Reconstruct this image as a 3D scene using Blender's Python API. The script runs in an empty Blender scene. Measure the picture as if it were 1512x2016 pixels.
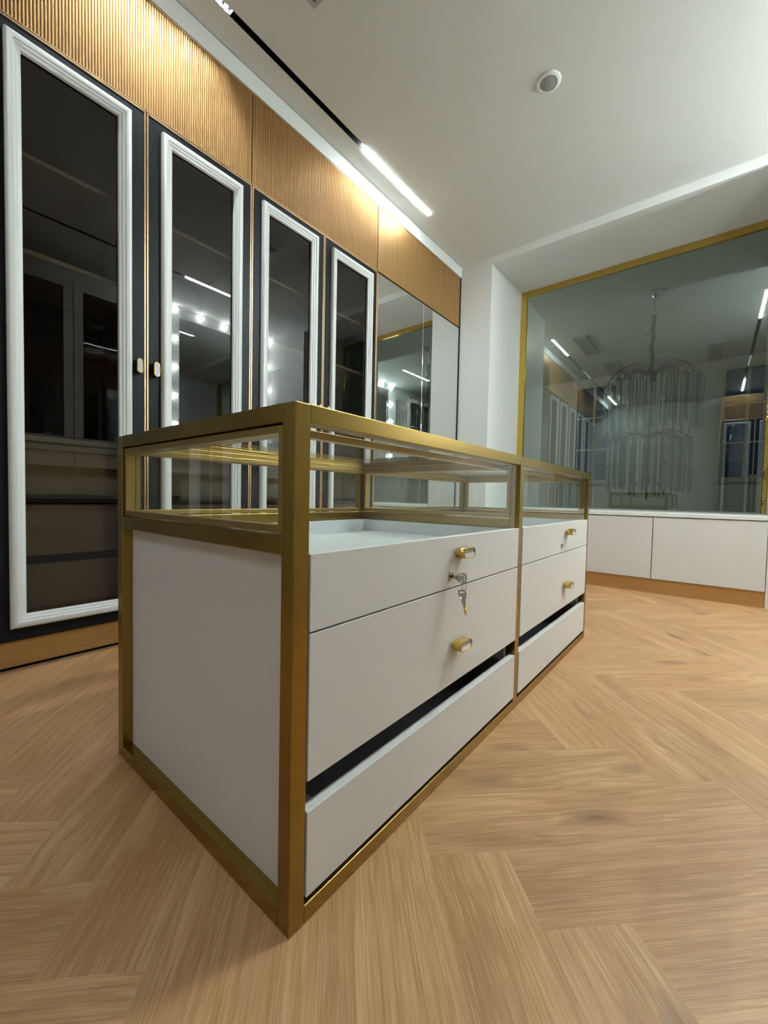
import bpy, bmesh, math, random
from mathutils import Vector, Matrix
random.seed(7)
S = bpy.context.scene
C = S.collection

# ------------------------------------------------------------------ camera
def cam_axes(yaw, pitch, roll):
    cy, sy, cp, sp, cr, sr = (math.cos(yaw), math.sin(yaw), math.cos(pitch), math.sin(pitch), math.cos(roll), math.sin(roll))
    f = Vector((-sy*cp, cy*cp, sp)); r0 = Vector((cy, sy, 0)); u0 = r0.cross(f)
    return cr*r0+sr*u0, -sr*r0+cr*u0, f
r, u, f = cam_axes(0.6776, -0.0364, 0.0208)
cd = bpy.data.cameras.new('camera'); cam = bpy.data.objects.new('camera', cd); C.objects.link(cam)
cam.matrix_world = Matrix(((r.x, u.x, -f.x, .498), (r.y, u.y, -f.y, -.4003), (r.z, u.z, -f.z, .706), (0, 0, 0, 1)))
cd.sensor_fit = 'HORIZONTAL'; cd.sensor_width = 36; cd.lens = 805.66/1512*36; cd.clip_start = .02
S.camera = cam
# ------------------------------------------------------------------ world, exposure, light levels
W = bpy.data.worlds.new('night'); S.world = W; W.use_nodes = True
W.node_tree.nodes['Background'].inputs[0].default_value = (.10, .17, .30, 1)
W.node_tree.nodes['Background'].inputs[1].default_value = .05
S.view_settings.view_transform = 'Standard'; S.view_settings.look = 'None'
S.view_settings.exposure = 2.04; S.view_settings.gamma = 1; S.view_settings.use_curve_mapping = False
S.cycles.max_bounces = 14; S.cycles.diffuse_bounces = 5; S.cycles.glossy_bounces = 8
S.cycles.transparent_max_bounces = 64; S.cycles.transmission_bounces = 8
S.cycles.caustics_reflective = True; S.cycles.caustics_refractive = False
S.cycles.use_denoising = True
try: S.cycles.sample_clamp_indirect = 6.0
except Exception: pass
BAR_E, BAR_RIGHT_E, BAR_REAR_E, SPOT_E, BULB_E = 20.0, 140.0, 34.0, 400.0, 42.0
COOL = (.87, .98, 1.0); BULBC = (.90, 1.0, .98)

hl = bpy.data.lights.new('hall_fill', 'POINT'); hl.energy = 14; hl.shadow_soft_size = .12; hl.color = (1, .96, .88)
ho = bpy.data.objects.new('hall_fill', hl); ho.location = (-2.5, 5.6, 2.5); C.objects.link(ho)  # unseen fill light, added to brighten the hall and the chandelier

# ------------------------------------------------------------------ helpers
def lin(c): return tuple(((v/255)/12.92 if v/255 <= .04045 else ((v/255+.055)/1.055)**2.4) for v in c)
ORG = {}
def new_obj(name, data): o = bpy.data.objects.new(name, data); C.objects.link(o); return o
def obj(name, bm, mats, parent=None, smooth=False, label=None):
    me = bpy.data.meshes.new(name)
    if parent is not None:
        bmesh.ops.translate(bm, verts=bm.verts, vec=-ORG[parent.name])
    bmesh.ops.recalc_face_normals(bm, faces=bm.faces)
    bm.to_mesh(me); bm.free()
    for m in (mats if isinstance(mats, (list, tuple)) else [mats]): me.materials.append(m)
    if smooth:
        for p in me.polygons: p.use_smooth = True
        try: me.set_sharp_from_angle(angle=math.radians(40))
        except Exception: pass
    o = new_obj(name, me)
    if parent is not None:
        o.parent = parent; ORG[o.name] = ORG[parent.name]
    else: ORG[o.name] = Vector((0, 0, 0))
    if label: o['label'] = label
    return o
def thing(name, label, cat, loc, group=None, kind=None):
    o = new_obj(name, None); o.location = loc; o.empty_display_size = .1
    ORG[o.name] = Vector(loc); tag(o, label, cat, group, kind); return o
def tag(o, label=None, cat=None, group=None, kind=None):
    if label: o['label'] = label
    if cat: o['category'] = cat
    if group: o['group'] = group
    if kind: o['kind'] = kind
    return o
def struct(name, bm, mat, label=None, **k): return tag(obj(name, bm, mat, **k), label, None, None, 'structure')
def copy_tree(o, parent=None):
    c = o.copy(); C.objects.link(c)
    if parent is not None: c.parent = parent
    ORG[c.name] = ORG.get(o.name, Vector((0, 0, 0)))
    for ch in list(o.children): copy_tree(ch, c)
    return c
def B(): return bmesh.new()
def box(bm, x0, x1, y0, y1, z0, z1, bev=0, mi=0, seg=2):
    x0, x1 = min(x0, x1), max(x0, x1); y0, y1 = min(y0, y1), max(y0, y1); z0, z1 = min(z0, z1), max(z0, z1)
    vs = [bm.verts.new(p) for p in ((x0, y0, z0), (x1, y0, z0), (x1, y1, z0), (x0, y1, z0), (x0, y0, z1), (x1, y0, z1), (x1, y1, z1), (x0, y1, z1))]
    fs = [bm.faces.new([vs[i] for i in q]) for q in ((3, 2, 1, 0), (4, 5, 6, 7), (0, 1, 5, 4), (1, 2, 6, 5), (2, 3, 7, 6), (3, 0, 4, 7))]
    for fc in fs: fc.material_index = mi
    if bev:
        es = list({e for fc in fs for e in fc.edges})
        bmesh.ops.bevel(bm, geom=es, offset=bev, segments=seg, profile=.5, affect='EDGES', material=-1)
def bx(*a, **k): bm = B(); box(bm, *a, **k); return bm
def quad(bm, pts, mi=0):
    fc = bm.faces.new([bm.verts.new(p) for p in pts]); fc.material_index = mi; return fc
def prism(bm, pts, ax, a0, a1, mi=0):
    """polygon pts (2D) extruded along axis ax from a0 to a1"""
    def P(p, a):
        if ax == 0: return (a, p[0], p[1])
        if ax == 1: return (p[0], a, p[1])
        return (p[0], p[1], a)
    lo = [bm.verts.new(P(p, a0)) for p in pts]; hi = [bm.verts.new(P(p, a1)) for p in pts]
    n = len(pts); fs = [bm.faces.new(lo), bm.faces.new(hi)]
    for i in range(n): fs.append(bm.faces.new((lo[i], lo[(i+1) % n], hi[(i+1) % n], hi[i])))
    for q in fs: q.material_index = mi
def tube(bm, pts, rad, n=8, cap=True, mi=0, closed=False):
    pts = [Vector(p) for p in pts]; rings = []
    N = len(pts); up = Vector((0, 0, 1)); last = None
    for i, p in enumerate(pts):
        if closed: t = (pts[(i+1) % N]-pts[i-1]).normalized()
        else: t = (pts[min(i+1, N-1)]-pts[max(i-1, 0)]).normalized()
        a = last if last is not None else (Vector((1, 0, 0)) if abs(t.z) > .9 else up)
        a = (a - t*a.dot(t)).normalized(); b = t.cross(a); last = a
        R = rad[i] if isinstance(rad, (list, tuple)) else rad
        rings.append([bm.verts.new(p+(a*math.cos(2*math.pi*k/n)+b*math.sin(2*math.pi*k/n))*R) for k in range(n)])
    for i in range(N if closed else N-1):
        A, Bq = rings[i], rings[(i+1) % N]
        for k in range(n):
            fc = bm.faces.new((A[k], A[(k+1) % n], Bq[(k+1) % n], Bq[k])); fc.material_index = mi
    if cap and not closed:
        for q in (rings[0][::-1], rings[-1]): bm.faces.new(q).material_index = mi
def lathe(bm, prof, c, ax='z', n=32, mi=0):
    """prof: list of (r, h); axis through c"""
    rings = []
    for rr, hh in prof:
        ring = []
        for k in range(n):
            a = 2*math.pi*k/n; x, y = rr*math.cos(a), rr*math.sin(a)
            p = (c[0]+x, c[1]+y, c[2]+hh) if ax == 'z' else ((c[0]+hh, c[1]+x, c[2]+y) if ax == 'x' else (c[0]+x, c[1]+hh, c[2]+y))
            ring.append(bm.verts.new(p))
        rings.append(ring)
    for i in range(len(rings)-1):
        for k in range(n):
            bm.faces.new((rings[i][k], rings[i][(k+1) % n], rings[i+1][(k+1) % n], rings[i+1][k])).material_index = mi
    for q in (rings[0], rings[-1]): bm.faces.new(q).material_index = mi
def frame_sweep(bm, y0, y1, z0, z1, prof, x, mi=0):
    """moulding round a rectangle in the y-z plane; prof = (inset d, height h) pairs, facing +x"""
    loops = []
    for d, hh in prof:
        loops.append([bm.verts.new((x+hh, a, b)) for a, b in ((y0+d, z0+d), (y1-d, z0+d), (y1-d, z1-d), (y0+d, z1-d))])
    loops.append([bm.verts.new((x-.004, a, b)) for a, b in ((y0+prof[-1][0], z0+prof[-1][0]), (y1-prof[-1][0], z0+prof[-1][0]), (y1-prof[-1][0], z1-prof[-1][0]), (y0+prof[-1][0], z1-prof[-1][0]))])
    loops.append([bm.verts.new((x-.004, a, b)) for a, b in ((y0, z0), (y1, z0), (y1, z1), (y0, z1))])
    m = len(loops)
    for i in range(m):
        A, Bq = loops[i], loops[(i+1) % m]
        for k in range(4): bm.faces.new((A[k], A[(k+1) % 4], Bq[(k+1) % 4], Bq[k])).material_index = mi
def ring_boxes(bm, ax, a0, a1, p0, p1, q0, q1, w, bev=0, mi=0):
    """rectangular frame of four bars in the plane normal to ax (0 -> y,z ; 1 -> x,z ; 2 -> x,y)"""
    def bb(pa, pb, qa, qb):
        if ax == 0: box(bm, a0, a1, pa, pb, qa, qb, bev, mi)
        elif ax == 1: box(bm, pa, pb, a0, a1, qa, qb, bev, mi)
        else: box(bm, pa, pb, qa, qb, a0, a1, bev, mi)
    bb(p0, p0+w, q0, q1); bb(p1-w, p1, q0, q1); bb(p0+w, p1-w, q0, q0+w); bb(p0+w, p1-w, q1-w, q1)

# ------------------------------------------------------------------ materials
def mat(name, col, rough=.5, metal=0.0, spec=.5, emit=None, es=0, noise=None, bump=None, ior=1.5, coat=0):
    m = bpy.data.materials.new(name); m.use_nodes = True; nt = m.node_tree; p = nt.nodes['Principled BSDF']
    p.inputs['Base Color'].default_value = (*col, 1); p.inputs['Roughness'].default_value = rough
    p.inputs['Metallic'].default_value = metal; p.inputs['IOR'].default_value = ior
    p.inputs['Specular IOR Level'].default_value = spec; p.inputs['Coat Weight'].default_value = coat
    if emit: p.inputs['Emission Color'].default_value = (*emit, 1); p.inputs['Emission Strength'].default_value = es
    if noise or bump:
        tc = nt.nodes.new('ShaderNodeTexCoord'); mp = nt.nodes.new('ShaderNodeMapping'); nz = nt.nodes.new('ShaderNodeTexNoise')
        nt.links.new(tc.outputs['Object'], mp.inputs[0]); nt.links.new(mp.outputs[0], nz.inputs['Vector'])
        sc = (noise or bump)['scale']; mp.inputs['Scale'].default_value = sc; nz.inputs['Scale'].default_value = 1; nz.inputs['Detail'].default_value = 4
        if noise:
            cr = nt.nodes.new('ShaderNodeValToRGB'); nt.links.new(nz.outputs[0], cr.inputs[0])
            a = noise['amt']; cr.color_ramp.elements[0].position = .3; cr.color_ramp.elements[1].position = .7
            c2 = noise.get('col2')
            cr.color_ramp.elements[0].color = (*(c2 if c2 else [v*(1-a) for v in col]), 1)
            cr.color_ramp.elements[1].color = (*[min(1, v*(1+a)) for v in col], 1)
            nt.links.new(cr.outputs[0], p.inputs['Base Color'])
            if 'rough' in noise:
                mr = nt.nodes.new('ShaderNodeMapRange'); nt.links.new(nz.outputs[0], mr.inputs[0])
                mr.inputs[1].default_value = .3; mr.inputs[2].default_value = .7
                mr.inputs[3].default_value = noise['rough'][0]; mr.inputs[4].default_value = noise['rough'][1]
                nt.links.new(mr.outputs[0], p.inputs['Roughness'])
        if bump:
            bp = nt.nodes.new('ShaderNodeBump'); bp.inputs['Strength'].default_value = bump['str']; bp.inputs['Distance'].default_value = bump.get('dist', .002)
            nt.links.new(nz.outputs[0], bp.inputs['Height']); nt.links.new(bp.outputs[0], p.inputs['Normal'])
    return m
def glass(name, tint, ior, refl=(1, 1, 1)):
    """thin flat glass pane: mirror reflection on the face the ray enters by, tinted straight-through transmission"""
    m = bpy.data.materials.new(name); m.use_nodes = True; nt = m.node_tree; N = nt.nodes; L = nt.links
    N.remove(N['Principled BSDF']); out = N['Material Output']
    tr = N.new('ShaderNodeBsdfTransparent'); tr.inputs[0].default_value = (*tint, 1)
    gl = N.new('ShaderNodeBsdfGlossy'); gl.inputs['Roughness'].default_value = 0; gl.inputs[0].default_value = (*refl, 1)
    fr = N.new('ShaderNodeFresnel'); fr.inputs[0].default_value = ior
    ge = N.new('ShaderNodeNewGeometry'); sub = N.new('ShaderNodeMath'); sub.operation = 'SUBTRACT'; sub.inputs[0].default_value = 1
    mul = N.new('ShaderNodeMath'); mul.operation = 'MULTIPLY'; mx = N.new('ShaderNodeMixShader')
    L.new(ge.outputs['Backfacing'], sub.inputs[1]); L.new(fr.outputs[0], mul.inputs[0]); L.new(sub.outputs[0], mul.inputs[1])
    L.new(mul.outputs[0], mx.inputs[0]); L.new(tr.outputs[0], mx.inputs[1]); L.new(gl.outputs[0], mx.inputs[2]); L.new(mx.outputs[0], out.inputs[0])
    return m
M = {}
M['wall'] = mat('wall_paint', (.66, .67, .65), .75, bump=dict(scale=(260, 260, 260), str=.05))
M['ceil'] = mat('ceiling_paint', (.64, .65, .63), .8, bump=dict(scale=(260, 260, 260), str=.04))
M['white'] = mat('white_laminate', (.625, .612, .60), .42, bump=dict(scale=(500, 500, 500), str=.04))
M['ivory'] = mat('tray_white', (.66, .69, .70), .35)
M['mould'] = mat('white_lacquer', (.70, .71, .70), .32)
M['black'] = mat('satin_black', (.009, .010, .012), .42, spec=.18, noise=dict(scale=(60, 60, 2), amt=.25))
M['gap'] = mat('shadow_gap_black', (.004, .004, .004), .7, spec=.1)
M['brass'] = mat('brushed_brass', (.34, .225, .060), .27, 1.0)
M['brassin'] = mat('aged_brass', (.43, .30, .11), .33, 1.0)
M['gold'] = mat('polished_gold', (.62, .42, .12), .07, 1.0, bump=dict(scale=(5.0, 5.0, 5.0), str=.9, dist=.02))
M['flute'] = mat('fluted_gold', (.40, .228, .088), .46, .75, noise=dict(scale=(30, 30, 1.5), amt=.08))
M['copper'] = mat('copper_trim', (.78, .52, .30), .30, .85)
M['plinth'] = mat('gold_plinth', (.46, .26, .095), .42, .5, noise=dict(scale=(6, 6, 60), amt=.08))
M['knobbrass'] = mat('polished_brass', (.62, .44, .13), .16, 1.0)
M['pearl'] = mat('pearl_inlay', (.72, .66, .64), .18, 0, noise=dict(scale=(40, 160, 160), amt=.08))
M['marble'] = mat('grey_marble_inlay', (.30, .28, .26), .2, 0, noise=dict(scale=(60, 160, 160), amt=.5))
M['goldflat'] = mat('polished_gold_flat', (.66, .46, .10), .14, 1.0)
M['nickel'] = mat('nickel', (.44, .41, .38), .2, 1.0)
M['mirror'] = mat('mirror_silver', (.82, .85, .84), .0, 1.0)
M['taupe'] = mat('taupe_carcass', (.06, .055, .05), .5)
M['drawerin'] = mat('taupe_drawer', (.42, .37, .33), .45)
M['dark'] = mat('dark_liner', (.20, .20, .21), .5)
M['chrome'] = mat('chrome', (.62, .64, .66), .1, 1.0)
M['cable'] = mat('navy_sleeve', (.02, .03, .05), .7)
M['wire'] = mat('dark_wire', (.10, .09, .08), .3, 1.0)
M['vent'] = mat('vent_grey', (.42, .42, .42), .5)
M['ventd'] = mat('vent_slot', (.05, .05, .05), .6)
M['speaker'] = mat('grille_grey', (.26, .26, .26), .6)
M['hall'] = mat('hall_paint', (.58, .58, .55), .8)
M['joinery'] = mat('cream_joinery', (.50, .47, .41), .5)
M['bar'] = mat('led_bar', (.8, .8, .8), .4, emit=COOL, es=BAR_E)
M['barright'] = mat('led_bar_right', (.8, .8, .8), .4, emit=COOL, es=BAR_RIGHT_E)
M['barrear'] = mat('led_bar_rear', (.8, .8, .8), .4, emit=COOL, es=BAR_REAR_E)
M['led'] = mat('led_lens', (.8, .8, .8), .4, emit=COOL, es=SPOT_E)
M['bulb'] = mat('lit_bulb', (.9, .9, .9), .4, emit=BULBC, es=BULB_E)
M['smoke'] = glass('smoked_glass', (.60, .565, .50), 1.75)
M['clear'] = glass('clear_glass', (.972, .985, .978), 1.48)
M['tint'] = glass('grey_mirror_glass', (.60, .66, .64), 2.65, (.82, .93, .91))
M['night'] = glass('night_window_glass', (.55, .65, .75), 1.5)
M['crystal'] = glass('crystal_rod', (.66, .69, .68), 1.9)
def mix_highlight(m, fac, col):
    nt = m.node_tree; N = nt.nodes; L = nt.links; out = N['Material Output']; src = out.inputs[0].links[0].from_socket
    df = N.new('ShaderNodeBsdfDiffuse'); df.inputs[0].default_value = (*col, 1); mx = N.new('ShaderNodeMixShader'); mx.inputs[0].default_value = fac
    L.new(src, mx.inputs[1]); L.new(df.outputs[0], mx.inputs[2]); L.new(mx.outputs[0], out.inputs[0])
mix_highlight(M['crystal'], .42, (.92, .95, .93))  # white mixed into the glass stands in for highlights on the rods
M['crystalin'] = glass('inner_crystal', (.60, .63, .62), 1.9); mix_highlight(M['crystalin'], .10, (.85, .88, .86))  # less highlight white here, so the inner strands stay darker

def wood():
    m = bpy.data.materials.new('oak_planks'); m.use_nodes = True; nt = m.node_tree; N = nt.nodes; L = nt.links; p = N['Principled BSDF']
    g = N.new('ShaderNodeUVMap'); g.uv_map = 'grain'; e = N.new('ShaderNodeUVMap'); e.uv_map = 'edge'
    at = N.new('ShaderNodeAttribute'); at.attribute_name = 'tone'
    def math_(op, a, b=None, clamp=False):
        n = N.new('ShaderNodeMath'); n.operation = op; n.use_clamp = clamp
        for i, v in enumerate((a, b)):
            if v is None: continue
            if hasattr(v, 'is_output'): L.new(v, n.inputs[i])
            else: n.inputs[i].default_value = v
        return n.outputs[0]
    def mapping(src, sc):
        n = N.new('ShaderNodeMapping'); L.new(src, n.inputs[0]); n.inputs['Scale'].default_value = sc; return n.outputs[0]
    def noise(vec, scale, det=4, rough=.55, dist=0):
        n = N.new('ShaderNodeTexNoise'); L.new(vec, n.inputs['Vector']); n.inputs['Scale'].default_value = scale
        n.inputs['Detail'].default_value = det; n.inputs['Roughness'].default_value = rough; n.inputs['Distortion'].default_value = dist; return n.outputs[0]
    def mixc(fac, a, b, typ='MIX'):
        n = N.new('ShaderNodeMix'); n.data_type = 'RGBA'; n.blend_type = typ
        for i, v in ((0, fac), (6, a), (7, b)):
            if hasattr(v, 'is_output'): L.new(v, n.inputs[i])
            elif i == 0: n.inputs[0].default_value = v
            else: n.inputs[i].default_value = (*v, 1)
        return n.outputs[2]
    def ramp(v, stops):
        n = N.new('ShaderNodeValToRGB'); L.new(v, n.inputs[0]); cr = n.color_ramp
        while len(cr.elements) < len(stops): cr.elements.new(.5)
        for el, (ps, cc) in zip(cr.elements, stops): el.position = ps; el.color = (*cc, 1) if isinstance(cc, tuple) else (cc, cc, cc, 1)
        return n.outputs[0]
    uv = g.outputs[0]
    # knots: sparse points that bend the grain round themselves
    vo = N.new('ShaderNodeTexVoronoi'); vo.inputs['Scale'].default_value = 1.0; L.new(mapping(uv, (3.0, 8.5, 1)), vo.inputs['Vector']); vo.inputs['Randomness'].default_value = 1
    d = vo.outputs['Distance']
    sel = math_('GREATER_THAN', vo.outputs['Color'], .55)
    bend = math_('MULTIPLY', ramp(d, [(0, 1.0), (.34, 0.0)]), sel)
    # long grain bands and cathedral figure
    low = noise(mapping(uv, (1.6, 9, 1)), 1, 3, .5, .6)
    sep = N.new('ShaderNodeSeparateXYZ'); L.new(uv, sep.inputs[0])
    ph = math_('ADD', math_('MULTIPLY', sep.outputs[1], 230.0), math_('MULTIPLY', low, 36.0))
    ph = math_('ADD', ph, math_('MULTIPLY', bend, 9.0))
    ringv = math_('MULTIPLY_ADD', math_('SINE', ph), .5); N[-1].inputs[2].default_value = .5
    fine = noise(mapping(uv, (4, 300, 1)), 1, 4, .62)
    fine2 = noise(mapping(uv, (12, 480, 1)), 1, 3, .6)
    base = ramp(low, [(.25, lin((152, 112, 74))), (.5, lin((175, 135, 95))), (.75, lin((195, 158, 118)))])
    base = mixc(math_('MULTIPLY', ramp(ringv, [(.0, 0.0), (.55, .15), (.95, 1.0)]), .40), base, lin((146, 103, 60)))
    base = mixc(math_('MULTIPLY', ramp(fine, [(.36, 1.0), (.55, 0.0)]), .48), base, lin((126, 90, 54)))
    base = mixc(math_('MULTIPLY', ramp(fine2, [(.52, 0.0), (.70, 1.0)]), .40), base, lin((216, 182, 140)))
    kn = math_('MULTIPLY', ramp(d, [(.03, 1.0), (.10, .55), (.28, 0.0)]), sel)
    base = mixc(math_('MULTIPLY', kn, .8), base, lin((84, 60, 42)))
    base = mixc(.85, base, at.outputs['Color'], 'MULTIPLY')
    se = N.new('ShaderNodeSeparateXYZ'); L.new(e.outputs[0], se.inputs[0])
    edge = math_('MINIMUM', se.outputs[0], se.outputs[1])
    em = ramp(math_('DIVIDE', edge, .0016), [(.2, 1.0), (1.0, 0.0)])
    base = mixc(math_('MULTIPLY', em, .5), base, lin((92, 66, 42)))
    L.new(base, p.inputs['Base Color'])
    p.inputs['Roughness'].default_value = .46; p.inputs['Specular IOR Level'].default_value = .45
    bp = N.new('ShaderNodeBump'); bp.inputs['Strength'].default_value = .22; bp.inputs['Distance'].default_value = .0012
    L.new(math_('SUBTRACT', fine, math_('MULTIPLY', em, 2.0)), bp.inputs['Height']); L.new(bp.outputs[0], p.inputs['Normal'])
    return m
M['wood'] = wood()

# ------------------------------------------------------------------ room dimensions
XW, XR, YB, YP, YM, YH = -1.60, 1.70, -3.0, 3.39, 4.19, 8.27      # wardrobe faces, right wall, back, end pier, big glass, hall far wall
ZC, ZS = 3.06, 2.99
RL, RR = -1.268, .835                                              # niche reveals
PW, PL = .1545, 5*.1545
def herringbone(x0, x1, y0, y1):
    bm = B(); uvg = bm.loops.layers.uv.new('grain'); uve = bm.loops.layers.uv.new('edge'); tone = bm.loops.layers.float_color.new('tone')
    u0, v0, s = .412, -.132, math.sqrt(.5)
    def plank(ua, ub, va, vb, along_u):
        pts = [(ua, va), (ub, va), (ub, vb), (ua, vb)]
        xy = [((a+b)*s, (a-b)*s) for a, b in pts]
        if max(p[0] for p in xy) < x0 or min(p[0] for p in xy) > x1 or max(p[1] for p in xy) < y0 or min(p[1] for p in xy) > y1: return
        fc = bm.faces.new([bm.verts.new((a, b, 0)) for a, b in xy])
        ox, oy = random.uniform(0, 90), random.uniform(0, 90); t = random.uniform(.93, 1.04); tn = (t, t*random.uniform(.965, 1.0), t*random.uniform(.92, .99), 1)
        for lp, (a, b) in zip(fc.loops, pts):
            la, lb = ((a-ua), (b-va)) if along_u else ((b-va), (a-ua))
            lp[uvg].uv = (la+ox, lb+oy); lp[tone] = tn
            lp[uve].uv = (0, 0)
        # split the plank into a fan round its centre line so that 'edge' holds the distance to the nearest edge
        cu, cv = (ua+ub)/2, (va+vb)/2
    R = 60
    for rr in range(-R, R):
        va = v0+rr*PW
        st = u0+rr*PW
        for k in range(-8, 9):
            plank(st+k*2*PL, st+k*2*PL+PL, va, va+PW, True)
    for cc in range(-R, R):
        ua = u0+cc*PW
        st = v0+(cc+1)*PW
        for k in range(-8, 9):
            plank(ua, ua+PW, st+k*2*PL, st+k*2*PL+PL, False)
    # inset every plank: rim faces carry edge distance 0..w, centre carries w
    faces = list(bm.faces)
    res = bmesh.ops.inset_individual(bm, faces=faces, thickness=.0016, use_even_offset=True)
    inner = set(faces)
    for fc in bm.faces:
        for lp in fc.loops:
            pass
    vin = {v for fc in inner for v in fc.verts}
    for fc in bm.faces:
        for lp in fc.loops:
            dd = .0016 if lp.vert in vin else 0.0
            lp[uve].uv = (dd, dd)
    for co, no in (((x0, 0, 0), (-1, 0, 0)), ((x1, 0, 0), (1, 0, 0)), ((0, y0, 0), (0, -1, 0)), ((0, y1, 0), (0, 1, 0))):
        bmesh.ops.bisect_plane(bm, geom=bm.verts[:]+bm.edges[:]+bm.faces[:], plane_co=co, plane_no=no, clear_outer=True)
    return bm
bm = herringbone(-2.2, XR, YB, YP+.02)
o = struct('floor', bm, M['wood'], 'light oak herringbone plank floor')
for p in o.data.polygons:
    if p.normal.z < 0: p.flip()
o.data.update()
# ---- shell of the dressing room (each wall a slab with thickness)
def slab_with_hole(bm, ax, a0, a1, p0, p1, q0, q1, holes):
    """wall slab in the plane normal to ax with rectangular holes (p0,p1,q0,q1)"""
    ps = sorted({p0, p1, *[h[0] for h in holes], *[h[1] for h in holes]}); qs = sorted({q0, q1, *[h[2] for h in holes], *[h[3] for h in holes]})
    for i in range(len(ps)-1):
        for j in range(len(qs)-1):
            cp, cq = (ps[i]+ps[i+1])/2, (qs[j]+qs[j+1])/2
            if any(h[0] < cp < h[1] and h[2] < cq < h[3] for h in holes): continue
            if ax == 1: box(bm, ps[i], ps[i+1], a0, a1, qs[j], qs[j+1])
            elif ax == 0: box(bm, a0, a1, ps[i], ps[i+1], qs[j], qs[j+1])
            else: box(bm, ps[i], ps[i+1], qs[j], qs[j+1], a0, a1)
TRK = [(-1.455, -1.419), (.845, .881)]
bm = B()
slab_with_hole(bm, 2, ZC, ZC+.12, -2.25, XR+.1, YB-.1, YP, [(TRK[0][0], TRK[0][1], -2.6, 2.53), (TRK[1][0], TRK[1][1], -2.6, 2.63), (-1.10, -.80, -.30, .97)])
box(bm, -2.25, XR+.1, YB-.1, YP, ZC+.12, ZC+.14)
struct('ceiling', bm, M['ceil'], 'white plaster ceiling with two recessed light channels')
struct('wall_left', bx(-2.3, -2.2, YB-.1, YP, 0, ZC), M['wall'])
struct('wall_right', bx(XR, XR+.1, YB-.1, YP+.86, 0, ZC), M['wall'])
struct('wall_back', bx(-2.3, XR+.1, YB-.1, YB, 0, ZC), M['wall'])
bm = B()
box(bm, -2.3, RL, YP, YM+.10, 0, ZC+.14)                      # left pier and its reveal
box(bm, RR, XR+.1, YP, YM+.10, 0, ZC+.14)                     # right pier
prism(bm, [(YP, ZS), (YP, ZC+.14), (YM+.10, ZC+.14), (YM+.10, 3.024), (YM, 3.02)], 0, RL, RR)   # bulkhead over the niche
box(bm, RL, RR, YM+.03, YM+.10, 0, .60)
struct('wall_end', bm, M['wall'], 'white end wall with deep niche round the big grey glass')
struct('trim_1', bx(XW-.05, XW+.004, YB, YP-.001, 2.956, ZC-.004, .0), M['wall'], 'white cornice strip above the gold panels')
struct('shadow_strip', bx(XW-.05, XW-.012, YB, YP-.001, ZC-.0045, ZC-.0005), M['gap'], 'black strip drawn as the shadow line between cornice strip and ceiling')  # black strip colours in the shade of the slot under the ceiling

# ------------------------------------------------------------------ adjoining hall seen through the glass
HX0, HX1 = -3.2, 2.6
struct('floor_hall', bx(HX0, HX1, YM+.1, YH, -.05, 0), M['joinery'])
struct('ceiling_hall', bx(HX0, HX1, YM+.1, YH+.1, ZC, ZC+.1), M['hall'])
wins = [(-1.66, -.90, 1.12, 2.88), (.575, 1.20, 1.14, 2.87)]
bm = B(); slab_with_hole(bm, 1, YH, YH+.1, HX0, HX1, 0, ZC, wins); struct('wall_hall', bm, M['hall'], 'dim hall wall with two night windows beyond the glass')
struct('wall_hall_left', bx(HX0-.1, HX0, YM+.1, YH+.1, 0, ZC), M['hall'])
struct('wall_hall_right', bx(HX1, HX1+.1, YM+.1, YH+.1, 0, ZC), M['hall'])
bm = B(); box(bm, HX0, -2.3, YM, YM+.1, 0, ZC); box(bm, XR+.1, HX1, YM, YM+.1, 0, ZC); struct('wall_hall_near', bm, M['hall'])
for i, (a, b, c, d_) in enumerate(wins):
    w = thing('window_%d' % (i+2), ('left' if i == 0 else 'right')+' night window on the far hall wall beyond the chandelier', None, ((a+b)/2, YH, c), kind='structure')
    bm = B(); ring_boxes(bm, 1, YH-.03, YH+.06, a-.05, b+.05, c-.05, d_+.05, .05, .004); box(bm, a-.09, b+.09, YH-.06, YH, c-.085, c-.05, .004)
    obj('frame', bm, M['joinery'], w)
    bm = B(); mx = -1.354 if i == 0 else .855
    box(bm, mx-.022, mx+.022, YH+.005, YH+.045, c, d_)
    for z in (1.70, 2.31): box(bm, a, b, YH+.008, YH+.042, z-.014, z+.014)
    obj('glazing_bar', bm, M['joinery'], w)
    obj('pane', bx(a, b, YH+.02, YH+.028, c, d_), M['night'], w)

# ------------------------------------------------------------------ the big grey glass in the niche
w = thing('window_1', 'large grey reflective glass with polished gold trim in the end niche', None, ((RL+RR)/2, YM, .63), kind='structure')
obj('pane', bx(RL+.01, RR-.002, YM, YM+.012, .60, 3.0), M['tint'], w)
bm = B()
box(bm, RL+.002, -1.200, YM-.020, YM-.001, .632, 3.014, .003)
obj('gold_trim', bm, M['goldflat'], w)
obj('gold_trim', bx(-1.200, .80, YM-.020, YM-.001, 2.952, 3.016, .004), M['gold'], w)
obj('gold_trim', bx(.800, RR-.002, YM-.020, YM-.001, .632, 3.014, .004), M['gold'], w)

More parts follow.
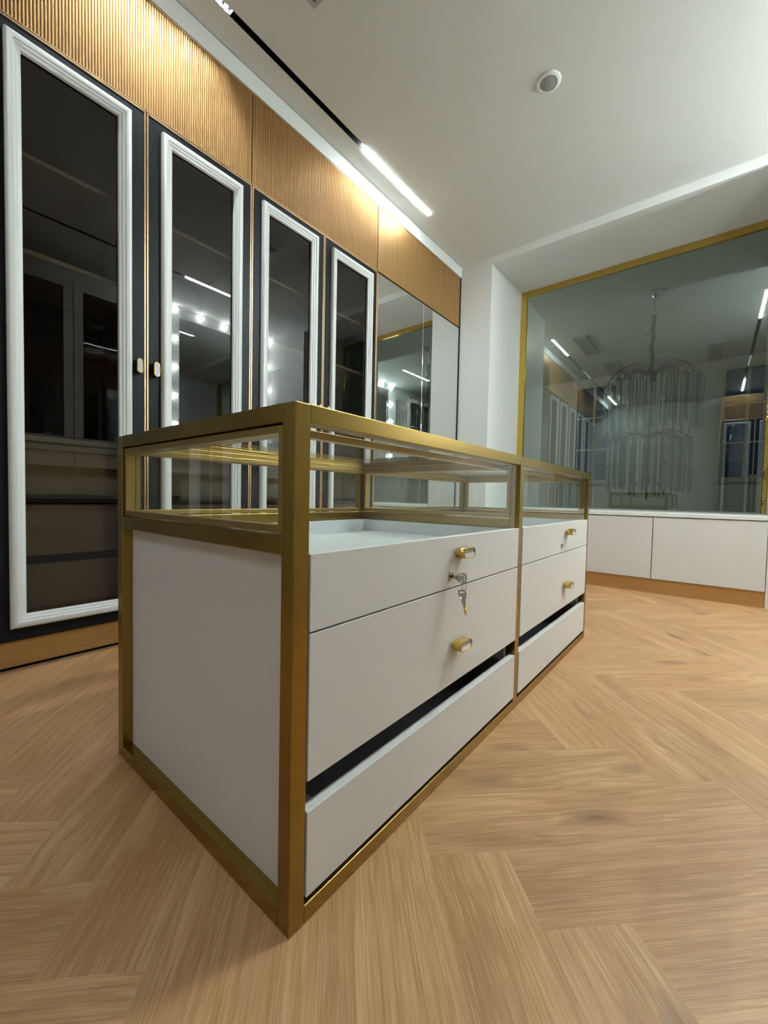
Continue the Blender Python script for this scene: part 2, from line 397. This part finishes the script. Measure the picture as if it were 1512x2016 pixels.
# ------------------------------------------------------------------ display cabinet (brass-framed, two bays)
DW, DL, DH, T = .727, 1.899, .85, .031
MY0, MY1 = .930, .963
cab = thing('display_cabinet', 'brass-framed white display cabinet with glass top and drawers on the oak floor', 'display cabinet', (0, 0, 0))
bv = .0016
for (x0, x1, y0, y1) in ((-T, 0, 0, T), (-DW, -DW+T, 0, T), (-T, 0, MY0, MY1), (-DW, -DW+T, MY0, MY1), (-T, 0, DL-T, DL), (-DW, -DW+T, DL-T, DL)):
    obj('post', bx(x0, x1, y0, y1, 0, DH-.0005, bv), M['brass'], cab)
def rails(name, z0, z1, front=True, mid=False):
    bm = B()
    for (y0, y1) in ((T, MY0), (MY1, DL-T)):
        if front: box(bm, -T, 0, y0, y1, z0, z1, bv)
        box(bm, -DW, -DW+T, y0, y1, z0, z1, bv)
    for (y0, y1) in ((0, T), (DL-T, DL)) + (((MY0, MY1),) if mid else ()):
        box(bm, -DW+T, -T, y0, y1, z0, z1, bv)
    obj(name, bm, M['brass'], cab)
rails('top_rail', DH-.030, DH, True, True)
rails('middle_rail', .611, .642, False, True)
rails('bottom_rail', 0, T, True, False)
# slim brass sub-frames that carry the panes
def sub(ax, a0, a1, p0, p1, q0, q1, w=.0125):
    bm = B(); ring_boxes(bm, ax, a0, a1, p0, p1, q0, q1, w, .001); obj('pane_frame', bm, M['brassin'], cab)
e = .003
sub(1, .004, .026, -DW+T+e, -T-e, .642+e, .820-e)
sub(1, DL-.026, DL-.004, -DW+T+e, -T-e, .642+e, .820-e)
sub(1, MY0+.003, MY1-.003, -DW+T+e, -T-e, .642+e, .820-e)
for (y0, y1) in ((T, MY0), (MY1, DL-T)):
    sub(0, -DW+.004, -DW+.026, y0+e, y1-e, .642+e, .820-e)
    bm = B(); ring_boxes(bm, 2, .822, .834, -DW+T, -T, y0, y1, .012, .001); obj('pane_frame', bm, M['brassin'], cab)
    bm = B(); ring_boxes(bm, 2, .806, .820, -DW+T+.0005, -T-.022, y0+.001, y1-.001, .018, .001); obj('glazing_bead', bm, M['brassin'], cab)
    obj('glass_top', bx(-DW+T, -T, y0, y1, .836, .843), M['clear'], cab)
    obj('glass_front', bx(-.014, -.008, y0+.001, y1-.001, .597, .819), M['clear'], cab)
    obj('glass_back', bx(-DW+.012, -DW+.018, y0+.012, y1-.012, .650, .812), M['clear'], cab)
for y in (.015, MY0+.0165, DL-.015):
    obj('glass_side', bx(-DW+T+.012, -T-.012, y-.003, y+.003, .650, .812), M['clear'], cab)
obj('side_panel', bx(-DW+T, -T, .024, .040, T, .611), M['white'], cab, label='plain white end panel under the glass')
obj('side_panel', bx(-DW+T, -T, DL-.040, DL-.024, T, .611), M['white'], cab)
for (y0, y1) in ((T, MY0), (MY1, DL-T)): obj('back_panel', bx(-DW+.008, -DW+.024, y0, y1, T, .611), M['white'], cab)
obj('bay_divider', bx(-DW+.03, -.045, MY0+.002, MY1-.002, T, .611), M['white'], cab)
obj('base_panel', bx(-DW+.03, -.034, .04, DL-.04, .012, .030), M['white'], cab)

def pill(bm, x0, x1, w, h, cy, cz, mi=0, n=10, vertical=False):
    """stadium-section block along x with rounded front rim"""
    def outline(s):
        rr = h/2*s if h < w else w/2*s; L_ = (w-h)/2; pts = []
        rr = h/2-(1-s)*h/2
        for k in range(n+1): a = -math.pi/2+math.pi*k/n; pts.append((L_+rr*math.cos(a), rr*math.sin(a)))
        for k in range(n+1): a = math.pi/2+math.pi*k/n; pts.append((-L_+rr*math.cos(a), rr*math.sin(a)))
        return [(p[1], p[0]) if vertical else p for p in pts]
    return outline
def knob(parent, x, y, z, w=.060, h=.027, vertical=False):
    bm = B()
    out = pill(bm, 0, 0, w, h, 0, 0, vertical=vertical)
    def loop(s, xx): return [bm.verts.new((x+xx, y+a, z+b)) for a, b in out(s)]
    L = [loop(.45, .0), loop(.45, .0060), loop(.95, .0062), loop(1, .0075), loop(1, .0295), loop(.97, .031), loop(.84, .031)]
    for i in range(len(L)-1):
        for k in range(len(L[0])): bm.faces.new((L[i][k], L[i][(k+1) % len(L[0])], L[i+1][(k+1) % len(L[0])], L[i+1][k]))
    bm.faces.new(L[0])
    K = loop(.84, .0295)
    for k in range(len(K)): bm.faces.new((L[-1][k], L[-1][(k+1) % len(K)], K[(k+1) % len(K)], K[k]))
    if vertical: bm.faces.new(K).material_index = 1
    else:
        up = [v for v in K if v.co.z > z+1e-6]; dn = [v for v in K if v.co.z < z-1e-6]; md = sorted([v for v in K if abs(v.co.z-z) <= 1e-6], key=lambda v: v.co.y)
        if len(md) == 2:
            key_ = lambda v: math.atan2(v.co.z-z, v.co.y-y)
            bm.faces.new([md[1]]+sorted(up, key=key_)+[md[0]]).material_index = 2
            bm.faces.new([md[0]]+sorted(dn, key=key_)+[md[1]]).material_index = 1
        else: bm.faces.new(K).material_index = 1
    return obj('knob', bm, [M['knobbrass'], M['pearl'], M['marble']], parent, True, label='polished brass pill knob with pearl inlay')
def drawer_front(bm, y0, y1, z0, z1): box(bm, -.019, .0015, y0+.0025, y1-.0025, z0, z1, .001)
for bi, (y0, y1) in enumerate(((T, MY0), (MY1, DL-T))):
    ya, yb = y0+.006, y1-.006; kc = (.523, 1.495)[bi]; lk = (.483, 1.426)[bi]
    bm = B(); drawer_front(bm, y0, y1, .486, .6125); d1 = obj('drawer', bm, M['white'], cab)
    bm = B()                                           # shallow display tray under the glass
    box(bm, -.645, -.019, ya+.03, yb-.03, .490, .566)
    box(bm, -.690, -.645, ya+.012, yb-.012, .490, .6095, .001); box(bm, -.645, -.019, ya+.012, ya+.030, .490, .6095, .001); box(bm, -.645, -.019, yb-.030, yb-.012, .490, .6095, .001)
    obj('display_tray', bm, M['ivory'], d1)
    knob(d1, .0015, kc, .572)
    bm = B(); lathe(bm, [(.0128, 0), (.0128, .0022), (.0112, .0032), (.0085, .0026), (.0075, .001)], (.0013, lk, .515), 'x', 28)
    lock = obj('lock', bm, M['nickel'], d1, True)
    obj('keyhole', bx(.0020, .0026, lk-.0012, lk+.0012, .5105, .5195), M['gap'], lock)
    bm = B(); drawer_front(bm, y0, y1, .240, .4825); d2 = obj('drawer', bm, M['white'], cab)
    bm = B(); box(bm, -.62, -.020, ya+.02, ya+.032, .26, .44); box(bm, -.62, -.020, yb-.032, yb-.02, .26, .44); box(bm, -.62, -.608, ya+.032, yb-.032, .26, .44); box(bm, -.608, -.020, ya+.032, yb-.032, .258, .268)
    obj('drawer_box', bm, M['dark'], d2)
    knob(d2, .0015, kc-.004, .341)
    bm = B(); drawer_front(bm, y0, y1, .044, .1885); d3 = obj('drawer', bm, M['white'], cab)
    bm = B(); box(bm, -.62, -.020, ya+.02, ya+.034, .05, .178); box(bm, -.62, -.020, yb-.034, yb-.02, .05, .178); box(bm, -.62, -.606, ya+.034, yb-.034, .05, .178); box(bm, -.606, -.020, ya+.034, yb-.034, .05, .06); box(bm, -.0235, -.0195, ya+.02, yb-.02, .05, .184)
    obj('drawer_box', bm, M['dark'], d3)

# ---- keys
def key_bm(org, ax, side):
    """ax = direction of the blade, side = width direction (unit vectors); returns mesh with nickel bow and brass blade"""
    bm = B(); o_, a, s = Vector(org), Vector(ax), Vector(side); n = a.cross(s)
    def slab(pts, th, mi, hole=None):
        lo = [bm.verts.new(o_+a*p[0]+s*p[1]-n*th/2) for p in pts]; hi = [bm.verts.new(o_+a*p[0]+s*p[1]+n*th/2) for p in pts]
        k = len(pts)
        for q in (lo, hi): bm.faces.new(q).material_index = mi
        for i in range(k): bm.faces.new((lo[i], lo[(i+1) % k], hi[(i+1) % k], hi[i])).material_index = mi
    th = .0024
    # outer shield bow built as ring of strips with three openings
    outer = [(-.030, -.0115), (-.0315, 0), (-.030, .0115), (-.021, .0130), (-.012, .0105), (-.005, .0055), (-.003, 0), (-.005, -.0055), (-.012, -.0105), (-.021, -.0130)]
    inner = [(p[0]*.74-.0042, p[1]*.74) for p in outer]
    k = len(outer)
    for i in range(k):
        j = (i+1) % k; slab([outer[i], outer[j], inner[j], inner[i]], th, 0)
    slab([(-.0235, -.0078), (-.0235, .0078), (-.006, .0028), (-.006, -.0028)], th*.9, 0)
    slab([(-.006, -.0045), (-.006, .0045), (.005, .0042), (.005, -.0042)], th*1.7, 0)
    slab([(.005, -.0030), (.005, .0030), (.011, .0030), (.0115, .0042), (.014, .0030), (.016, .0042), (.0185, .0028), (.0215, .0034), (.024, .0022), (.028, .0012), (.031, -.0010), (.028, -.0030)], .0019, 1)
    return bm
o = obj('key', key_bm((.0135, .483, .5145), (-1, 0, 0), (0, 0, 1)), [M['nickel'], M['knobbrass']])
tag(o, 'nickel key standing in the upper drawer lock of the near bay', 'key', 'drawer keys')
o = obj('key', key_bm((.0375, .486, .4555), Vector((.20, .05, -1)).normalized(), Vector((1, -.25, .20)).normalized()), [M['nickel'], M['knobbrass']])
tag(o, 'spare key with brass blade hanging from the key in the lock', 'key', 'drawer keys')
bm = B(); cpt = Vector((.0375, .486, .4945))
tube(bm, [cpt+Vector((.0035*math.sin(a)*.6, .006*math.sin(a), .0125*math.cos(a))) for a in [2*math.pi*k/20 for k in range(20)]], .0006, 6, closed=True)
o = obj('key_ring', bm, M['nickel'], None, True); tag(o, 'thin wire ring linking the two keys at the drawer lock', 'key ring')

# ------------------------------------------------------------------ wardrobes
PROF = [(0, 0), (0, .016), (.003, .022), (.009, .0255), (.018, .0255), (.025, .0235), (.0265, .0195), (.036, .0165), (.0375, .0125), (.047, .0085), (.050, .002)]
UW = 1.1065                       # width of one two-door unit
def wardrobe(loc, label, fluted=True):
    """local frame: door faces at x = loc.x, unit runs from loc.y to loc.y+UW"""
    X, Y, _ = loc
    t = thing('wardrobe', label, 'wardrobe', loc, 'glass-door wardrobes')
    bm = B(); D = .56
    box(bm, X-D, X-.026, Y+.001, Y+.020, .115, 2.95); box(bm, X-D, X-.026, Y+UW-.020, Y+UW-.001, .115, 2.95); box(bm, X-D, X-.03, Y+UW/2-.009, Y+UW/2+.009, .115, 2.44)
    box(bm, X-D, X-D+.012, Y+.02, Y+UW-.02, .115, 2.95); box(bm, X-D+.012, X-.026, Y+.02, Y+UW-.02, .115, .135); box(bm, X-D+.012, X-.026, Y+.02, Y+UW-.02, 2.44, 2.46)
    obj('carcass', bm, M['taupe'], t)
    obj('plinth', bx(X-.06, X-.012, Y, Y+UW, .012, .113, .001), M['plinth'], t, label='brushed gold plinth board')
    obj('toe_gap', bx(X-.06, X-.018, Y, Y+UW, 0, .012), M['gap'], t)
    # gold fascia
    bm = B(); z0, z1, ya, yb = 2.4585, 2.9465, Y+.003, Y+UW-.003
    if fluted:
        n = int(round((yb-ya-.008)/.0112)); pitch = (yb-ya-.008)/n; ys, xs = [ya], [0]
        for i in range(n):
            for k in range(7):
                a = math.pi*k/6; ys.append(ya+.004+pitch*(i+.5)-math.cos(a)*pitch*.47); xs.append(-.0005+.0044*math.sin(a))
        ys.append(yb); xs.append(0)
        lo = [bm.verts.new((X+a-.004, b, z0)) for a, b in zip(xs, ys)]; hi = [bm.verts.new((X+a-.004, b, z1)) for a, b in zip(xs, ys)]
        for i in range(len(ys)-1): bm.faces.new((lo[i], lo[i+1], hi[i+1], hi[i]))
        l2 = [bm.verts.new((X-.022, b, z)) for b, z in ((ya, z0), (yb, z0), (yb, z1), (ya, z1))]
        bm.faces.new(l2); bm.faces.new(lo+[l2[1], l2[0]]); bm.faces.new(hi+[l2[2], l2[3]]); bm.faces.new((lo[0], hi[0], l2[3], l2[0])); bm.faces.new((lo[-1], hi[-1], l2[2], l2[1]))
    fa = obj('fascia_panel', bm, M['flute'], t, label='fluted gold fascia panel')
    for (za, zb) in ((z0-.0055, z0-.001), (z1+.001, z1+.0055)):
        obj('fascia_trim', bx(X-.02, X+.0015, ya, yb, za, zb), M['copper'], fa)
    obj('fascia_gap', bx(X-.03, X-.024, Y, Y+UW, 2.40, 2.952), M['gap'], t)
    for di in range(2):
        a, b = (Y+.0025, Y+UW/2-.0025) if di == 0 else (Y+UW/2+.0025, Y+UW-.0025); z0, z1 = .1175, 2.4485
        fy0, fy1, fz0, fz1 = a+.0625, b-.0625, .167, 2.399
        bm = B(); iw = .046
        box(bm, X-.022, X, a+.007, fy0+iw, z0, z1-.007); box(bm, X-.022, X, fy1-iw, b-.007, z0, z1-.007)
        box(bm, X-.022, X, fy0+iw, fy1-iw, z0, fz0+iw); box(bm, X-.022, X, fy0+iw, fy1-iw, fz1-iw, z1-.007)
        d = obj('door', bm, M['black'], t)
        bm = B(); frame_sweep(bm, fy0, fy1, fz0, fz1, PROF, X+.0002); obj('moulding', bm, M['mould'], d, True, label='white moulded frame')
        obj('glass', bx(X-.014, X-.009, fy0+iw+.0005, fy1-iw-.0005, fz0+iw+.0005, fz1-iw-.0005), M['smoke'], d, label='smoked glass pane')
        bm = B(); box(bm, X-.022, X+.0025, a, a+.0065, z0, z1, .0006); box(bm, X-.022, X+.0025, b-.0065, b, z0, z1, .0006); box(bm, X-.022, X+.0025, a+.0065, b-.0065, z1-.0065, z1, .0006)
        obj('edge_trim', bm, M['copper'], d, label='thin copper edge trim')
        knob(d, X, (b-.034) if di == 0 else (a+.034), 1.285, .068, .026, vertical=True)
    for di in range(2):
        a, b = (Y+.021, Y+UW/2-.010) if di == 0 else (Y+UW/2+.010, Y+UW-.021)
        for z in (2.03, 1.66): obj('shelf', bx(X-.545, X-.060, a, b, z-.018, z, .001), M['drawerin'], t)
        obj('shelf', bx(X-.545, X-.045, a, b, .905, .925, .001), M['drawerin'], t)
        for (za, zb) in ((.150, .4), (.437, .645), (.690, .895)):
            dr = obj('drawer', bx(X-.075, X-.052, a+.002, b-.002, za, zb, .001), M['drawerin'], t)
            obj('finger_rail', bx(X-.09, X-.080, a+.002, b-.002, zb-.01, zb+.046), M['gap'], dr)
    return t
YA = .9585-UW
wa = wardrobe((XW, YA, 0), 'wardrobe with two smoked glass doors at the left edge of the photo')
wb = copy_tree(wa); wb.location.y = YA+UW; wb['label'] = 'middle two-door wardrobe behind the cabinet, beside the tall mirror'
for k, lab in ((-1, 'wardrobe just left of the photo, seen only in the big grey glass'), ):
    c = copy_tree(wa); c.location.y = YA+k*UW; c['label'] = lab
# back-wall wardrobe, turned to face the room
c = copy_tree(wa); c.location = (1.64, YB+.62, 0); c.rotation_euler = (0, 0, math.pi/2); c['label'] = 'wardrobe on the far back wall, reflected in the grey glass at right'
# ---- mirror-fronted unit at the end of the row
Y0, Y1 = YA+2*UW, 3.371
t = thing('mirror_wardrobe', 'tall mirror-fronted wardrobe under the plain gold panel', 'wardrobe', (XW, Y0, 0))
bm = B(); box(bm, XW-.56, XW-.026, Y0+.001, Y0+.02, .115, 2.95); box(bm, XW-.56, XW-.026, Y1-.02, Y1-.001, .115, 2.95); box(bm, XW-.56, XW-.545, Y0+.02, Y1-.02, .115, 2.95); box(bm, XW-.04, XW-.026, Y0+.02, Y1-.02, .115, 2.95)
obj('carcass', bm, M['black'], t)
obj('mirror_panel', bx(XW-.024, XW-.002, Y0+.012, 2.717, .118, 2.447, .0008), M['mirror'], t)
obj('mirror_panel', bx(XW-.024, XW-.002, 2.7195, Y1-.001, .118, 2.447, .0008), M['mirror'], t)
obj('seam_strip', bx(XW-.024, XW-.0022, 2.7171, 2.7194, .118, 2.447), M['mould'], t)
obj('edge_trim', bx(XW-.024, XW+.002, Y0+.0025, Y0+.010, .118, 2.449, .0006), M['copper'], t)
obj('fascia_panel', bx(XW-.022, XW-.001, Y0+.003, Y1-.003, 2.4585, 2.9465, .0012), M['flute'], t, label='plain gold fascia panel')
obj('fascia_trim', bx(XW-.02, XW+.0015, Y0+.003, Y1-.003, 2.9475, 2.952), M['copper'], t)
obj('fascia_gap', bx(XW-.03, XW-.004, Y0, Y1, 2.4475, 2.4575), M['gap'], t)
obj('plinth', bx(XW-.06, XW-.012, Y0, Y1, .012, .113, .001), M['plinth'], t)
obj('end_stile', bx(XW-.05, XW+.002, Y1, YP-.002, 0, 2.955), M['black'], t, label='narrow black end strip')

# ------------------------------------------------------------------ low white cabinets under the glass
CF = YP-.005
nm = ['low white cabinet behind the display cabinet, in the left corner of the niche', 'low white cabinet under the glass, left of the visible door seam', 'low white cabinet under the glass, at the right edge of the photo']
for i, (a, b) in enumerate(((RL+.004, -.519), (-.517, .135), (.1375, .792))):
    t = thing('low_cabinet', nm[i], 'cabinet', ((a+b)/2, CF, 0), 'low cabinets under the grey glass')
    obj('body', bx(a, b, CF+.022, YM+.02, .112, .597), M['white'], t)
    obj('door', bx(a+.0015, b-.0015, CF, CF+.019, .114, .592, .001), M['white'], t)
    obj('plinth', bx(a-.0015, b+.0015, CF+.010, CF+.03, .0, .112), M['plinth'], t, label='brushed gold plinth board')
struct('trim_3', bx(.7945, RR-.001, CF+.006, CF+.03, 0, .596), M['white'])
o = obj('worktop', bx(RL+.002, RR-.002, CF-.006, YM+.028, .5985, .630, .003), M['mould']); tag(o, 'long white worktop running along the foot of the grey glass', 'worktop')

# ------------------------------------------------------------------ ceiling fittings
def track(x0, x1, label, lit, spots, y0, y1):
    xm = (x0+x1)/2
    t = thing('track_light', label, 'track light', (xm, (y0+y1)/2, ZC), 'recessed ceiling light tracks')
    bm = B(); box(bm, x0, x0+.003, y0, y1, ZC+.001, ZC+.06); box(bm, x1-.003, x1, y0, y1, ZC+.001, ZC+.06); box(bm, x0+.003, x1-.003, y0, y1, ZC+.055, ZC+.06)
    obj('track', bm, M['gap'], t)
    for (a, b) in lit: obj('light_bar', bx(x0+.004, x1-.004, a, b, ZC-.004, ZC+.04, .001), M['barrear' if a < 0 else ('bar' if x0 < 0 else 'barright')], t, label='lit white light bar')
    for (a, b) in spots:
        n = int((b-a)/.033)
        bm = B(); box(bm, x0+.004, x1-.004, a, b, ZC+.024, ZC+.05)
        for k in range(n+1): box(bm, x0+.004, x1-.004, a+.003+k*.033, a+.0045+k*.033, ZC+.001, ZC+.0235)
        h = obj('spot_module', bm, M['gap'], t)
        bm = B()
        for k in range(n):
            for s in (-.007, .007): lathe(bm, [(.0005, -.0045), (.0045, -.0035), (.0062, 0), (.0062, .001)], (xm+s, a+.016+k*.033+(.008 if s > 0 else 0), ZC+.0235), 'z', 8)
        obj('lens', bm, M['led'], h, True, label='row of lit spot lenses')
track(*TRK[0], 'black recessed light track in the ceiling beside the gold panels', [(1.703, 2.525), (-2.49, -1.63)], [(.10, .755)], -2.59, 2.528)
track(*TRK[1], 'second light track near the right wall, seen reflected in the glass', [(1.76, 2.625), (-2.49, -1.63)], [(-.55, .10)], -2.59, 2.628)
bm = B(); lathe(bm, [(.066, 0), (.066, -.006), (.060, -.011), (.048, -.012), (.0455, -.008), (.044, -.006)], (-.319, 2.010, ZC), 'z', 40)
o = thing('ceiling_speaker', 'small round white ceiling sensor with grey centre', 'ceiling sensor', (-.319, 2.010, ZC))
obj('rim', bm, M['mould'], o, True)
bm = B(); lathe(bm, [(.0435, -.0055), (.0435, -.010), (.036, -.0125), (.001, -.0135)], (-.319, 2.010, ZC), 'z', 32); obj('grille', bm, M['speaker'], o, True)
def vent(x0, x1, y0, y1, z, label, n, slots_along='y', grp=None):
    t = thing('air_vent', label, 'air vent', ((x0+x1)/2, (y0+y1)/2, z), grp)
    bm = B(); ring_boxes(bm, 2, z-.004, z+.03, x0, x1, y0, y1, .018, .001); obj('frame', bm, M['vent'], t)
    bm = B()
    for k in range(n):
        xa = x0+.018+(x1-x0-.036)*(k+.2)/n; box(bm, xa, xa+(x1-x0-.036)*.55/n, y0+.018, y1-.018, z-.001, z+.02)
    obj('louvre', bm, M['vent'], t); obj('backing', bx(x0+.018, x1-.018, y0+.018, y1-.018, z+.022, z+.03), M['ventd'], t)
vent(-1.098, -.802, -.298, .968, ZC, 'pale ceiling air vent cut off by the top edge of the photo', 7)
for (a, b, c, d_, lab) in ((-1.18, -1.0, 5.94, 6.75, 'air vent on the hall ceiling left of the chandelier'), (.33, .52, 7.25, 8.20, 'slotted air vent on the hall ceiling right of the chandelier')):
    vent(a, b, c, d_, ZC-.031, lab, 6, grp='hall ceiling vents')

# ------------------------------------------------------------------ chandelier in the hall
CX, CY = -.105, 5.12
ch = thing('chandelier', 'unlit tiered glass rod chandelier hanging beyond the grey glass', 'chandelier', (CX, CY, ZC))
bm = B(); lathe(bm, [(.112, 0), (.112, -.012), (.098, -.026), (.03, -.032), (.018, -.05), (.011, -.07), (.011, -.20), (.016, -.21), (.001, -.215)], (CX, CY, ZC), 'z', 36); obj('ceiling_rose', bm, M['chrome'], ch, True)
bm = B(); tube(bm, [(CX+.028*math.cos(a), CY, ZC-.235+.028*math.sin(a)) for a in [2*math.pi*k/16 for k in range(16)]], .0045, 6, closed=True); obj('ring', bm, M['chrome'], ch, True)
bm = B(); pts, rad = [], []
for k in range(40):
    z = ZC-.25-k*.018; pts.append((CX-.004+.006*math.sin(k*.55), CY+.005*math.cos(k*.8), z)); rad.append(.021+.0035*math.sin(k*2.2))
tube(bm, pts, rad, 10); obj('sleeved_chain', bm, M['cable'], ch, True)
bm = B(); tube(bm, [(CX, CY, 2.12), (CX, CY, .74)], .011, 10)
for z in (2.10, 1.60, 1.33, .95): lathe(bm, [(.02, -.03), (.05, -.02), (.055, 0), (.03, .012), (.012, .02)], (CX, CY, z), 'z', 18)
for k in range(6):
    a = k*math.pi/3; tube(bm, [(CX+.03*math.cos(a), CY+.03*math.sin(a), 1.0), (CX+.10*math.cos(a), CY+.10*math.sin(a), .93), (CX+.13*math.cos(a), CY+.13*math.sin(a), .88)], .008, 6)
obj('stem', bm, M['wire'], ch, True)
rod_me = {}
def rod(name, x, y, ztop, ln, rr):
    key_ = (round(ln, 3), round(rr, 4))
    if key_ not in rod_me:
        bm = B(); tube(bm, [(0, 0, 0), (0, 0, -ln*.02), (0, 0, -ln*.97), (0, 0, -ln)], [rr*.5, rr, rr, rr*.4], 6)
        me = bpy.data.meshes.new('glass_rod'); bmesh.ops.recalc_face_normals(bm, faces=bm.faces); bm.to_mesh(me); bm.free(); me.materials.append(M['crystal']); rod_me[key_] = me
    o_ = new_obj(name, rod_me[key_]); o_.parent = ch; o_.location = Vector((x, y, ztop))-ORG[ch.name]; ORG[o_.name] = ORG[ch.name]; return o_
wb_ = B(); cnt = 0
for (R_, zt, arch, ln, n, layers) in ((.46, 2.04, .22, .26, 28, 2), (.40, 1.40, .12, .27, 22, 2)):
    for k in range(n):
        a = 2*math.pi*(k+.3*random.random())/n; ca, sa = math.cos(a), math.sin(a)
        RR_ = R_*random.uniform(.97, 1.03)
        for q in (1.0, .72):
            pts = [(CX+ca*RR_*q*s_, CY+sa*RR_*q*s_, zt+arch*(math.sin(math.pi*min(1, s_*.92+.04))**.7)*(1.0 if q == 1 else .8)-.02*s_) for s_ in [j/9*.97+.05 for j in range(10)]]
            tube(wb_, pts, .0022, 4, cap=False)
        for l in range(layers):
            rod('glass_rod', CX+ca*RR_, CY+sa*RR_, zt-.01-l*(ln+.012)+random.uniform(-.02, .02), ln, random.choice((.0085, .0105, .012))); cnt += 1
    for zz in (zt-.012, zt-.012-(ln+.012)):
        tube(wb_, [(CX+R_*math.cos(t_), CY+R_*math.sin(t_), zz) for t_ in [2*math.pi*j/40 for j in range(40)]], .003, 5, closed=True)
obj('wire_frame', wb_, M['wire'], ch)
bm = B()
for (R_, zt, ln, n) in ((.445, 2.06, .54, 30), (.34, 2.14, .52, 24), (.22, 2.14, .50, 12), (.385, 1.42, .58, 26), (.28, 1.46, .60, 18), (.16, 1.40, .60, 8)):
    for k in range(n):
        a = 2*math.pi*(k+random.random()*.6)/n; x, y = CX+R_*math.cos(a), CY+R_*math.sin(a); zz = zt+random.uniform(-.04, .04)
        tube(bm, [(x, y, zz), (x, y, zz-ln*.97), (x, y, zz-ln)], [.009, .009, .004], 5)
o = obj('inner_glass_rods', bm, M['crystalin'], ch); o['kind'] = 'stuff'

# ------------------------------------------------------------------ right wall (seen in reflections)
van = thing('vanity_mirror', 'tall dressing mirror ringed by lit round bulbs, reflected in the wardrobe glass', 'mirror', (XR, 2.66, 1.0))
VY0, VY1, VZ0, VZ1 = 1.925, 3.385, 1.17, 3.052
bm = B(); ring_boxes(bm, 0, XR-.050, XR-.002, VY0, VY1, VZ0, VZ1, .125, .003); obj('frame', bm, M['mould'], van)
obj('mirror', bx(XR-.040, XR-.034, VY0+.125, VY1-.125, VZ0+.125, VZ1-.125), M['mirror'], van)
bme = None
def bulb(y, z):
    global bme
    if bme is None:
        bm = B(); lathe(bm, [(.012, .0), (.020, -.008), (.032, -.022), (.036, -.036), (.033, -.050), (.022, -.062), (.010, -.067), (.001, -.068)], (0, 0, 0), 'x', 16)
        me = bpy.data.meshes.new('bulb'); bmesh.ops.recalc_face_normals(bm, faces=bm.faces); bm.to_mesh(me); bm.free(); me.materials.append(M['bulb'])
        for p in me.polygons: p.use_smooth = True
        bme = me
    o_ = new_obj('bulb', bme); o_.parent = van; o_.location = Vector((XR-.050, y, z))-ORG[van.name]; ORG[o_.name] = ORG[van.name]
for k in range(5): bulb(1.982+k*.3345, 3.000)
for k in range(1, 5): bulb(1.982, 3.000-k*.356); bulb(3.320, 3.000-k*.356)
# glazed cupboards further along the right wall
def cupboard(y0, label):
    t = thing('glazed_cupboard', label, 'cupboard', (XR, y0, 0), 'cupboards on the right wall'); X = XR-.32; y1 = y0+.868
    obj('base_unit', bx(X, XR-.002, y0, y1, 0, 1.095), M['drawerin'], t)
    for (za, zb) in ((.70, 1.09), (.36, .69), (.06, .35)): obj('drawer', bx(X-.019, X, y0+.003, y1-.003, za, zb, .001), M['joinery'], t)
    obj('shelf', bx(X-.03, XR-.002, y0, y1, 1.10, 1.165, .002), M['joinery'], t)
    bm = B(); ring_boxes(bm, 0, X-.02, X, y0+.002, y1-.002, 1.168, 2.80, .078, .002); d = obj('door', bm, M['joinery'], t)
    obj('glass', bx(X-.012, X-.007, y0+.081, y1-.081, 1.247, 2.721), M['smoke'], d)
    bm = B(); box(bm, XR-.02, XR-.002, y0, y1, 1.168, 2.80); box(bm, X, XR-.02, y0, y0+.018, 1.168, 2.80); box(bm, X, XR-.02, y1-.018, y1, 1.168, 2.80)
    box(bm, X, XR-.02, y0+.018, y1-.018, 2.782, 2.80)
    for z in (1.6, 2.0, 2.4): box(bm, X+.01, XR-.02, y0+.018, y1-.018, z, z+.018)
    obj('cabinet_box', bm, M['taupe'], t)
cupboard(.003, 'pale cupboard with dark glazed door, reflected at left in the first wardrobe door')
cupboard(.873, 'pale cupboard with dark glazed door, next to the bulb mirror in reflections')
